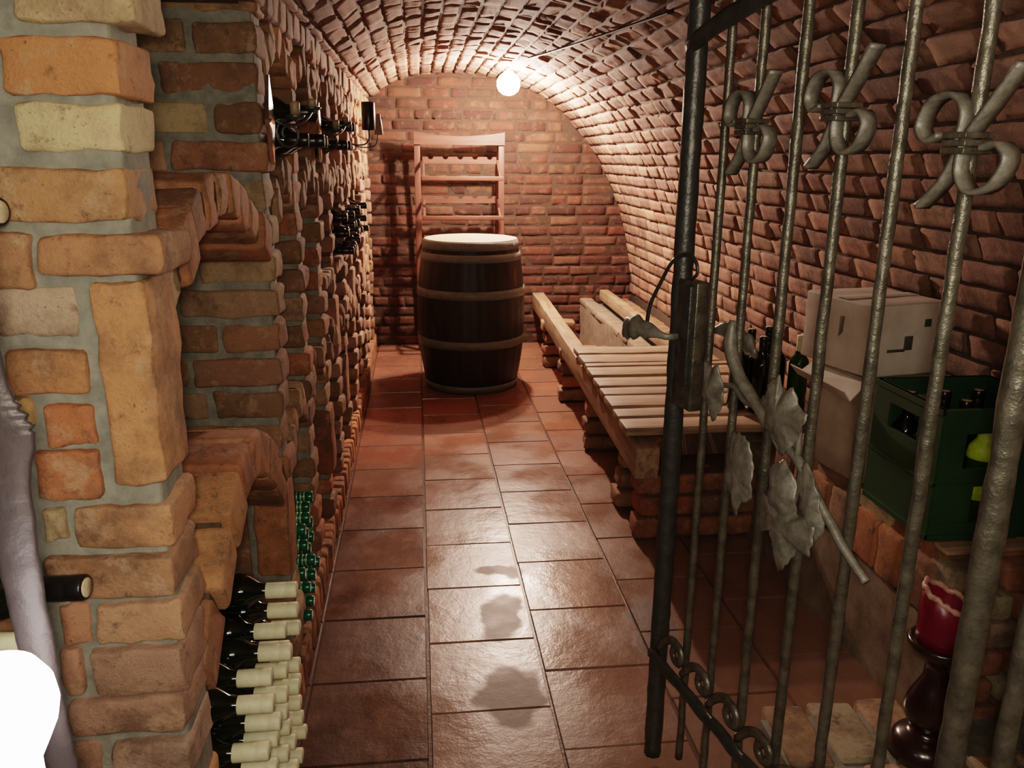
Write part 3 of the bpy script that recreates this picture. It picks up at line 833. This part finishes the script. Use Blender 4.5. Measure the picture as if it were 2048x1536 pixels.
# open flap hanging to the left of the lower box
mb = MB()
vs = [(-.143, -.13, .30), (-.143, .12, .30), (-.205, .12, .27), (-.20, -.13, .255), (-.215, .12, .30), (-.21, -.12, .275)]
mb.add([(-.142, -.13, .303), (-.142, .13, .303), (-.19, .13, .27), (-.19, -.13, .255), (-.215, .13, .30), (-.212, -.13, .285)], [(0, 1, 2, 3), (3, 2, 4, 5)], smooth=False)
f = mb.build('flap', 'cardboard', lo); md = f.modifiers.new('s', 'SOLIDIFY'); md.thickness = .004
# printed marks on the near faces
for nm, par, pts in (('printed_mark', up, [((-.01, -.1515, .095), (.028, .002, .04)), ((-.05, -.1515, .075), (.06, .002, .008)), ((.05, -.1515, .15), (.022, .002, .022))]),):
    for c, d in pts:
        mb = MB(); box(mb, c, d); mb.build(nm, 'print', par)
mb = MB(); box(mb, (-.1335, -.02, .11), (.002, .02, .09)); mb.build('printed_mark', 'tape', up)

# ------------------------------------------------------------------ candle holder
t = thing('candle_holder', 'turned dark wooden candle holder standing on the pale brick step behind the gate', 'candle holder', (1.152, 1.50, .056), None)
t.scale = (1.12, 1.12, 1.07)
mb = MB(); lathe(mb, [(.0001, 0), (.068, 0), (.074, .006), (.073, .02), (.066, .035), (.06, .045), (.052, .05), (.04, .056), (.026, .062), (.028, .068), (.042, .082), (.051, .102), (.052, .12), (.046, .145), (.034, .172), (.025, .195), (.021, .215), (.022, .224), (.034, .235), (.052, .25), (.062, .268), (.064, .278), (.060, .284), (.05, .280), (.0001, .278)], n=36)
mb.build('turned_stem', 'turned', t)
t2 = thing('pillar_candle', 'short crimson pillar candle with torn waxy rim in the dark wooden holder', 'candle', (1.152, 1.50, .056 + .2996), None)
t2.scale = (1.18, 1.18, 1.5)
mb = MB(); n = 36; vs = []; fs = []
lv = [(.047, 0), (.0475, .02), (.0475, .045), (.047, None), (.042, None), (.036, .045), (.0001, .042)]
for r_, z in lv:
    for k in range(n):
        a = 2 * PI * k / n
        top = .072 + .014 * math.cos(a - R(150)) + .006 * noise.noise(Vector((math.cos(a) * 3, math.sin(a) * 3, 1)))
        rr = r_ * (1 + .03 * noise.noise(Vector((math.cos(a) * 2, math.sin(a) * 2, (z or .1) * 30))))
        vs.append((rr * math.cos(a), rr * math.sin(a), top if z is None else z))
for i in range(len(lv) - 1):
    for k in range(n): fs.append((i * n + k, i * n + (k + 1) % n, (i + 1) * n + (k + 1) % n, (i + 1) * n + k))
fs.append(tuple(range(n))[::-1])
mb.add(vs, fs); mb.build('wax_body', 'candle', t2)
mb = MB()
P = []
for k in range(37):
    a = 2 * PI * k / 36; top = .0715 + .014 * math.cos(a - R(150)) + .006 * noise.noise(Vector((math.cos(a) * 3, math.sin(a) * 3, 1)))
    P.append((.0445 * math.cos(a), .0445 * math.sin(a), top))
tube(mb, P[:-1], [.0035 + .0022 * abs(math.sin(k * 1.7)) for k in range(36)], 7, closed=True, amp=.0015)
mb.build('torn_rim', 'wax', t2)
mb = MB(); tube(mb, [(.0, 0, .04), (.003, .0, .052), (.002, .003, .062)], .0012, 5); mb.build('wick', 'rope', t2)
mb = MB()
for (a0, zt) in ((-100, .062), (-60, .055), (-75, .03), (-40, .04)):
    a = R(a0); tube(mb, [(.0478 * math.cos(a), .0478 * math.sin(a), zt), (.0484 * math.cos(a + .1), .0484 * math.sin(a + .1), zt - .015), (.048 * math.cos(a + .12), .048 * math.sin(a + .12), max(zt - .03, .004))], [.0015, .002, .0028], 6)
mb.build('wax_drip', 'wax', t2)

# ------------------------------------------------------------------ gate
gate = thing('wrought_iron_gate', 'hammered wrought iron gate with vine, leaves and scrolls, standing open at the right', 'gate', (.531, 1.607, 0))
GA = R(-78); gd = Vector((math.cos(GA), math.sin(GA), 0)); gn = Vector((math.sin(GA), -math.cos(GA), 0))   # gn points to the viewer's side
if gn.x > 0: gn = -gn
def G(s, z, o=0): return gd * s + gn * o + Vector((0, 0, z))
def gbuild(mb, name, mat='iron', label=None, par=None):
    o = mb.build(name, mat, par or gate)
    if label: o['label'] = label
    return o
def vbar(s, z0, z1, w, name='bar', mat='iron', round_=False):
    mb = MB(); K = int((z1 - z0) / .022)
    pts = [G(s + .0012 * noise.noise(Vector((s * 9, z0 + (z1 - z0) * k / K * 11, 0))), z0 + (z1 - z0) * k / K, .0012 * noise.noise(Vector((s * 5, k * .6, 8)))) for k in range(K + 1)]
    rad = [w * (1 + .10 * noise.noise(Vector((s * 7, k * .45, 2)))) for k in range(K + 1)]
    # align square section with the gate plane
    L = len(pts); vs = []; n = 8
    for i, p in enumerate(pts):
        for k in range(n):
            a = 2 * PI * (k + .5) / n; cx, cy = math.cos(a), math.sin(a); s_ = 1 / max(abs(cx), abs(cy)) * (.97 if not round_ else 0) or 1
            if round_: s_ = 1
            q = p + (gd * cx + gn * cy) * rad[i] * s_ + noise.noise_vector(Vector((k * 3.1, i * .5, s * 20))) * .0011
            vs.append(q)
    fs = [(i * n + k, i * n + (k + 1) % n, (i + 1) * n + (k + 1) % n, (i + 1) * n + k) for i in range(L - 1) for k in range(n)]
    fs += [tuple(range(n))[::-1], tuple((L - 1) * n + k for k in range(n))]
    mb.add(vs, fs); return gbuild(mb, name, mat)
vbar(0, .022, 1.84, .0195, 'latch_stile', 'iron_dark')
for s, w in ((.116, .0078), (.213, .008), (.323, .0088), (.431, .0090), (.541, .0092), (.66, .0092)):
    vbar(s, .10, 1.86, w, mat='iron')
vbar(.775, .1, 1.9, .0165, 'hinge_stile', 'iron')
mb = MB()
pz = thing('gate_post', 'thick hammered iron post on the hinge side of the gate, at the right edge', 'post', (.531, 1.607, 0))
K = 90; tube(mb, [G(.845, .0 + 2.0 * k / K) for k in range(K + 1)], .0125, 8, amp=.0016, sq=True)
o = mb.build('post_bar', 'iron', pz)
mb = MB()
for z in (.45, 1.55): lathe(mb, [(.019, -.03), (.021, -.028), (.021, .028), (.019, .03)], G(.812, z), n=14)
gbuild(mb, 'hinge_knuckles', 'iron_dark')
# bottom rail (broad, double) and brace at the top
mb = MB()
K = 40
tube(mb, [G(-.004 + .79 * k / K, .298 + .002 * math.sin(k), .016) for k in range(K + 1)], .0115, 8, flat=(1, 1.3), amp=.0018, sq=True)
gbuild(mb, 'bottom_rail', 'iron_dark')
mb = MB(); tube(mb, [G(-.01 + .79 * k / K, 1.600 + .13 * (k / K) ** .7, .012) for k in range(K + 1)], .014, 8, flat=(.6, 1.3), amp=.0016, sq=True)
gbuild(mb, 'top_rail', 'iron_dark')
# running scroll on the bottom rail
for q in range(7):
    mb = MB(); s0 = .02 + q * .105; pts = []
    for k in range(26):
        tt = k / 25
        if tt < .55:
            u_ = tt / .55; pts.append(G(s0 + .08 * u_, .325 + .055 * math.sin(u_ * PI * .62), .014))
        else:
            u_ = (tt - .55) / .45; a = R(70) - u_ * R(330); rr = .024 * (1 - .5 * u_)
            pts.append(G(s0 + .078 + rr * math.cos(a), .358 + rr * math.sin(a), .014))
    tube(mb, pts, [.0075 * (1 - .2 * abs(2 * k / 25 - 1)) for k in range(26)], 7, flat=(1, 1.5), amp=.0008)
    gbuild(mb, 'wave_scroll', 'iron')
# bundled scrolls at eye height
def ribbon(mb, pts2, w=.011, th=.004, off=.012):
    """flat strip standing proud of the gate plane; pts2 in (s,z)"""
    P = smooth_pts([(a, b, 0) for a, b in pts2], 6); vs = []; fs = []; L = len(P)
    for i, p in enumerate(P):
        t_ = (P[min(i + 1, L - 1)] - P[max(i - 1, 0)]).normalized(); nn = Vector((-t_.y, t_.x, 0))
        for (du, dv) in ((-th / 2, -w / 2), (th / 2, -w / 2), (th / 2, w / 2), (-th / 2, w / 2)):
            q = p + nn * du; vs.append(G(q.x, q.y, off + dv))
    for i in range(L - 1):
        for k in range(4): fs.append((i * 4 + k, i * 4 + (k + 1) % 4, (i + 1) * 4 + (k + 1) % 4, (i + 1) * 4 + k))
    fs += [(3, 2, 1, 0), tuple((L - 1) * 4 + k for k in range(4))]
    mb.add(vs, fs)
def eye_scroll(s, z, f=1):
    mb = MB()
    # arm up right that curls over to the left loop
    ribbon(mb, [(s + .062 * f, z + .085), (s + .03 * f, z + .04), (s + .004, z + .004), (s - .02 * f, z - .045), (s - .052 * f, z - .078)], .024, .007)
    ribbon(mb, [(s - .004, z + .0), (s + .0, z + .035), (s - .018 * f, z + .056), (s - .05 * f, z + .05), (s - .064 * f, z + .022), (s - .05 * f, z + .004), (s - .03 * f, z + .010)], .026, .006, .014)
    ribbon(mb, [(s + .004, z - .0), (s + .004, z - .035), (s + .022 * f, z - .056), (s + .05 * f, z - .048), (s + .064 * f, z - .020), (s + .052 * f, z - .002), (s + .03 * f, z - .006)], .026, .006, .014)
    o = gbuild(mb, 'leaf_scroll', 'iron_leaf')
    mb = MB()
    for k in range(3): box(mb, G(s, z - .009 + .009 * k, .009), (.036, .046, .0085), Matrix.Rotation(GA, 3, 'Z'), bev=.002)
    gbuild(mb, 'collar', 'iron', par=o)
eye_scroll(.211, 1.452, .95); eye_scroll(.431, 1.466); eye_scroll(.661, 1.420, 1.05)
# vine
mb = MB()
P = smooth_pts([G(.208, 1.118, .012), G(.213, 1.08, .018), G(.235, 1.045, .02), G(.262, 1.018, .02), G(.31, .99, .02), G(.353, .964, .02), G(.40, .945, .022), G(.437, .931, .022), G(.493, .884, .02), G(.546, .836, .016), G(.60, .80, .012)], 8)
tube(mb, P, [(.0135 - .007 * i / len(P)) * min(1, .45 + i / 14) for i in range(len(P))], 8, amp=.0018)
gbuild(mb, 'vine_branch', 'iron_leaf')
for q in ([G(.20, .995, .014), G(.235, 1.0, .016), G(.27, .985, .018), G(.30, .985, .02)], [G(.34, .975, .02), G(.36, .96, .024), G(.385, .94, .024), G(.395, .93, .022)], [G(.43, .935, .022), G(.435, .955, .024), G(.43, .99, .024), G(.405, 1.01, .024)], [G(.44, .93, .02), G(.445, .90, .024), G(.44, .86, .026), G(.43, .83, .026)]):
    mb = MB(); P = smooth_pts(q, 6); tube(mb, P, [.0055] * len(P), 7, amp=.0008); gbuild(mb, 'vine_twig', 'iron_leaf')
def leaf(cs, cz, outline, off=.03, dome=.012, name='leaf', mat='iron_leaf', tw=0):
    """lobed leaf: outline [(ds,dz)] around (cs,cz)"""
    P = [Vector((a * 1.15, b * 1.1, 0)) for a, b in outline]; P.append(P[0]); S = [p_ * (1 + .035 * math.sin(i_ * 2.1)) for i_, p_ in enumerate(smooth_pts(P, 5)[:-1])]; n = len(S); vs = []; fs = []; rings = 6
    vs.append(G(cs, cz, off + dome + .004 * noise.noise(Vector((0, 0, cs * 50)))))
    for r_ in range(1, rings + 1):
        q = (.4, .55, .7, .82, .92, 1)[r_ - 1]
        for i, p in enumerate(S):
            a = math.atan2(p.y, p.x)
            h = dome * (1 - q * q) + .0035 * math.cos(a * 5) * q * q + .004 * noise.noise(Vector((p.x * 30 * q, p.y * 30 * q, cs * 50))) + tw * p.x * q
            vs.append(G(cs + p.x * q, cz + p.y * q, off + h))
    for i in range(n): fs.append((0, 1 + (i + 1) % n, 1 + i))
    for r_ in range(rings - 1):
        for i in range(n):
            a = 1 + r_ * n + i; b = 1 + r_ * n + (i + 1) % n; fs.append((a, b, b + n, a + n))
    mb = MB(); mb.add(vs, fs); o = gbuild(mb, name, mat); md = o.modifiers.new('s', 'SOLIDIFY'); md.thickness = .0025; md.offset = 0
    return o
leaf(.395, 1.0, [(-.018, .055), (-.005, .03), (.02, .045), (.032, .02), (.055, .012), (.042, -.015), (.03, -.04), (.008, -.062), (-.012, -.045), (-.032, -.035), (-.038, -.01), (-.058, .004), (-.036, .022), (-.032, .04)])
leaf(.290, .855, [(-.028, .062), (0, .068), (.024, .06), (.034, .03), (.038, 0), (.034, -.03), (.018, -.045), (.004, -.075), (-.008, -.05), (-.028, -.035), (-.034, 0), (-.03, .03)])
leaf(.188, .982, [(-.03, .045), (-.01, .038), (.012, .048), (.02, .02), (.034, .0), (.022, -.03), (.008, -.052), (-.012, -.03), (-.03, -.012), (-.026, .015)])
# big lobed leaf (three tiers of lobes)
leaf(.420, .873, [(-.006, .05), (.02, .03), (.03, .0), (.024, -.03), (0, -.04), (-.024, -.03), (-.034, 0), (-.03, .028)], .032, .016)
leaf(.425, .812, [(0, .045), (.03, .032), (.06, .04), (.07, .012), (.062, -.018), (.04, -.008), (.03, -.03), (.018, -.055), (-.004, -.075), (-.02, -.05), (-.028, -.02), (-.05, -.028), (-.066, 0), (-.058, .03), (-.03, .028)], .028, .014, tw=.05)
leaf(.480, .878, [(-.02, .055), (.01, .03), (.02, 0), (.03, -.03), (.012, -.055), (-.012, -.03), (-.024, 0), (-.03, .03)], .026, .010)
# lock case
lk = MB(); box(lk, G(.035, 1.037, 0), (.095, .030, .262), Matrix.Rotation(GA, 3, 'Z'), bev=.004); lkc = gbuild(lk, 'lock_case', 'iron')
mb = MB(); box(mb, G(.06, 1.06, .019), (.028, .010, .20), Matrix.Rotation(GA, 3, 'Z'), bev=.004); gbuild(mb, 'lock_strip', 'iron_dark', par=lkc)
# leaf-shaped handles both sides
def handle(pts, name='handle_lever'):
    mb = MB(); P = smooth_pts(pts, 6); L = len(P)
    tube(mb, P, [.006 + .015 * max(0, math.sin(PI * min(1, max(0, i / L - .3) * 1.45))) * (1 + .25 * math.sin(i * 1.4)) for i in range(L)], 10, flat=(.55, 1.15), amp=.003); return gbuild(mb, name, 'iron_leaf', par=lkc)
handle([G(.03, 1.05, .02), G(.03, 1.055, .05), G(-.02, 1.062, .075), G(-.07, 1.055, .08), G(-.105, 1.035, .075)])
handle([G(.03, 1.05, -.02), G(.035, 1.06, -.05), G(.08, 1.068, -.07), G(.13, 1.055, -.075), G(.17, 1.04, -.07)])
# curled tendril above the handle
mb = MB(); P = smooth_pts([G(-.085, 1.06, .03), G(-.078, 1.10, .028), G(-.05, 1.15, .022), G(-.01, 1.20, .018), G(.04, 1.218, .014), G(.068, 1.205, .012), G(.074, 1.185, .012), G(.058, 1.172, .012)], 6)
tube(mb, P, [.0062 - .003 * i / len(P) for i in range(len(P))], 7, flat=(1, .7)); gbuild(mb, 'tendril', 'iron_dark')

# ------------------------------------------------------------------ near broad iron bar on the left (other gate leaf)
def P3(x, z, y=.70): return Vector((x, y, z))
t = thing('iron_strap_bar', 'broad hammered iron bar with a twisted ridge crossing the far left edge', 'iron bar', (-.36, .70, 0))
mb = MB()
L_ = [(-.345, 1.36, .012), (-.352, 1.29, .014), (-.355, 1.25, .016), (-.356, 1.215, .020), (-.356, 1.195, .026), (-.353, 1.18, .030), (-.351, 1.16, .028), (-.353, 1.13, .022), (-.353, 1.09, .020), (-.352, 1.04, .018), (-.350, .98, .0165), (-.348, .92, .0155), (-.346, .86, .015), (-.343, .78, .015), (-.341, .70, .015), (-.340, .0, .016)]
vs = []; fs = []; S = []
SP = smooth_pts([(a, b, c) for a, b, c in L_], 8); nn = 14
for i, p in enumerate(SP):
    for k in range(nn):
        a = 2 * PI * k / nn
        w = p.z * 1.0; ridge = .0022 * math.sin(p.y * 700) if 1.17 < p.y < 1.2 else 0
        q = Vector((p.x - .006 + (w + ridge) * math.cos(a), .70 + .007 * math.sin(a), p.y))
        q += noise.noise_vector(q * 70) * .0014
        vs.append(q - Vector((-.36, .70, 0)))
for i in range(len(SP) - 1):
    for k in range(nn): fs.append((i * nn + k, i * nn + (k + 1) % nn, (i + 1) * nn + (k + 1) % nn, (i + 1) * nn + k))
fs += [tuple(range(nn)), tuple((len(SP) - 1) * nn + k for k in range(nn))[::-1]]
mb.add(vs, fs); mb.build('strap', 'strap_iron', t)

# glowing lamp at lower left
t = thing('glowing_lamp', 'overexposed white glowing lamp shade at the bottom left corner in front of the pillar', 'lamp', (-.345, .60, .925))
mb = MB(); lathe(mb, [(.030, -.05), (.028, -.02), (.028, -.005), (.036, .012), (.044, .03), (.047, .045), (.045, .062), (.036, .078), (.02, .084), (.0001, .085)], n=32)
mb.build('lamp_shade', 'lamp_near', t)
mb = MB(); lathe(mb, [(.0001, -.925), (.05, -.925), (.05, -.915), (.012, -.90), (.008, -.5), (.008, -.08), (.022, -.07), (.031, -.052), (.0001, -.05)], n=20); mb.build('lamp_stem', 'iron_dark', t)

# ------------------------------------------------------------------ wall sconces on the left rack
def sconce(Yp, z, label, first=False, out=.0):
    t = thing('wall_sconce', label, 'sconce', (-.322, Yp, z), 'wrought iron sconces on the brick rack')
    mb = MB()
    vs = [(0, 0, .095), (0, .04, .0), (0, 0, -.095), (0, -.04, .0), (.002, 0, 0)]
    mb.add([(v[0] + .003, v[1], v[2]) for v in vs] + [(-.006, v[1], v[2]) for v in vs[:4]], [(0, 3, 4), (3, 2, 4), (2, 1, 4), (1, 0, 4), (0, 5, 8, 3), (3, 8, 7, 2), (2, 7, 6, 1), (1, 6, 5, 0), (5, 6, 7, 8)], smooth=False); mb.build('back_plate', 'silver', t)
    mb = MB()
    P = [Vector((.01, 0, 0)), Vector((.03, .01, -.01)), Vector((.055, .06, -.005)), Vector((.07, .11, .012)), Vector((.075, .15, .03))]
    tube(mb, smooth_pts(P, 6), .0035, 7)
    sp = [Vector((.012 + .0, -.0, -.03))]
    sp = []
    for k in range(30):
        a = R(90) + k / 29 * R(480); rr = .034 * (1 - .55 * k / 29); sp.append(Vector((.035 + rr * math.cos(a) * .8, .02 + rr * math.cos(a) * .5, -.03 + rr * math.sin(a))))
    tube(mb, sp, .0032, 7); tube(mb, [Vector((.01, 0, 0)), sp[0]], .0032, 7)
    mb.build('scroll_arm', 'iron_dark', t)
    for q, (dx, dy, dz) in enumerate(((.075, .15, .03), (.055, -.005, -.03 + .034))):
        mb = MB(); lathe(mb, [(.004, dz - .006), (.018, dz), (.022, dz + .006), (.020, dz + .007), (.0001, dz + .004)], (dx, dy, 0), n=16); c = mb.build('candle_cup', 'iron_dark', t)
        mb = MB(); lathe(mb, [(.0105, dz + .004), (.011, dz + .022 + .01 * q), (.009, dz + .026 + .01 * q), (.0001, dz + .025 + .01 * q)], (dx, dy, 0), n=14); mb.build('candle', 'wax_w', c)
    return t
M['wax_w'] = simple_mat('ivory_wax', (.3, .2, .12), .5, bs=0)
sconce(1.965, 1.475, 'wrought iron scroll sconce with bright diamond plate on the first brick pier')
sconce(2.93, 1.475, 'wrought iron scroll sconce with diamond plate on the third brick pier')
# far lantern-like sconce with black shade
t = thing('wall_sconce', 'farthest wall sconce with black cylinder shade standing out before the back wall', 'sconce', (-.33, 4.25, 1.5), 'wrought iron sconces on the brick rack')
mb = MB(); tube(mb, smooth_pts([(.0, 0, -.04), (.04, .0, -.05), (.08, .0, -.045), (.10, .0, -.02), (.10, 0, .02)], 5), .004, 7); tube(mb, smooth_pts([(.0, .0, -.04), (.06, .05, -.06), (.125, .06, -.05), (.14, .06, .0)], 5), .003, 7); mb.build('scroll_arm', 'iron_dark', t)
mb = MB(); lathe(mb, [(.0001, .02), (.031, .02), (.033, .025), (.033, .148), (.030, .152), (.0001, .150)], (.10, 0, 0), n=18); mb.build('shade', 'cap_black', t)
mb = MB(); lathe(mb, [(.02, 0), (.022, .004), (.018, .05), (.010, .10), (.0001, .102)], (.145, .06, 0), n=14); mb.build('candle', 'wax_w', t)

# ------------------------------------------------------------------ ceiling bulb, socket and cable
BL = Vector((.585, 5.43, 1.845))
t = thing('ceiling_bulb', 'bare glowing round light bulb hanging under the brick vault near the back wall', 'light bulb', tuple(BL))
mb = MB(); lathe(mb, [(.0001, -.062), (.025, -.056), (.046, -.038), (.055, -.012), (.054, .012), (.043, .036), (.024, .052), (.02, .06), (.0001, .061)], n=24); b_ = mb.build('glass_globe', 'bulb', t); b_.scale = (1.35, 1.35, 1.2)
mb = MB(); lathe(mb, [(.022, .066), (.024, .068), (.024, .092), (.014, .105), (.0001, .106)], n=16); mb.build('socket', 'socket', t)
mb = MB(); P = smooth_pts([(.6, 5.4, 1.945), (.62, 4.9, 1.93), (.68, 4.3, 1.905), (.73, 3.7, 1.88), (.78, 3.2, 1.865), (.82, 2.75, 1.85)], 8)
tube(mb, P, .006, 7); o = mb.build('ceiling_cable', 'rope'); tag(o, 'black cable running along the vault from the bulb towards the gate', 'cable')
# nails in the back wall above the rack
for i, (x, lab) in enumerate(((-.235, 'left'), (.02, 'middle'), (.14, 'right'))):
    mb = MB(); tube(mb, [(x, YB - .002, 1.66), (x, YB - .03, 1.662), (x, YB - .034, 1.672)], .004, 6); o = mb.build('wall_nail', 'iron_dark'); tag(o, 'small rusty nail in the back wall above the rack, %s one of the three' % lab, 'nail', 'nails in the back wall')

# ------------------------------------------------------------------ lights
def point(name, loc, e, col, rad):
    l = bpy.data.lights.new(name, 'POINT'); l.energy = e; l.color = col; l.shadow_soft_size = rad
    o = bpy.data.objects.new(name, l); o.location = loc; COL.objects.link(o); return o
point('bulb_light', BL + Vector((0, 0, -.10)), 100, (1, .70, .55), .02)
point('bulb_light_upper', BL + Vector((0.0, -.095, .01)), 60, (1, .74, .6), .02)
point('bulb_light_back', BL + Vector((0, .095, .01)), 6, (1, .74, .6), .02)
point('phone_light', (-.008, -.03, 1.42), 22, (1, .89, .70), .03)
point('entrance_fill', (.35, -.4, 1.70), 15, (1, .86, .70), .25)  # added soft fill from behind the viewer, no actual lamp there
point('lamp_light', (-.27, .60, .96), .4, (1, .85, .75), .02)
w = bpy.data.worlds.new('world'); bpy.context.scene.world = w; w.use_nodes = True
w.node_tree.nodes['Background'].inputs[0].default_value = (.5, .36, .26, 1); w.node_tree.nodes['Background'].inputs[1].default_value = .015

# ------------------------------------------------------------------ camera
cam = bpy.data.cameras.new('camera'); co = bpy.data.objects.new('camera', cam); COL.objects.link(co)
cam.sensor_width = 36; cam.lens = 1635 / 2048 * 36; cam.clip_start = .02
yaw, pitch, roll = R(6.54), R(15.53), R(.46)
fw = Vector((math.sin(yaw) * math.cos(pitch), math.cos(yaw) * math.cos(pitch), -math.sin(pitch)))
rt = Vector((math.cos(yaw), -math.sin(yaw), 0)); up = rt.cross(fw)
r2 = rt * math.cos(roll) + up * math.sin(roll); u2 = up * math.cos(roll) - rt * math.sin(roll)
m = Matrix((r2, u2, -fw)).transposed().to_4x4(); m.translation = Vector((0, 0, 1.4)); co.matrix_world = m
sc = bpy.context.scene; sc.camera = co
sc.view_settings.view_transform = 'Filmic'
sc.view_settings.look = 'Medium High Contrast'
sc.view_settings.exposure = 0.6
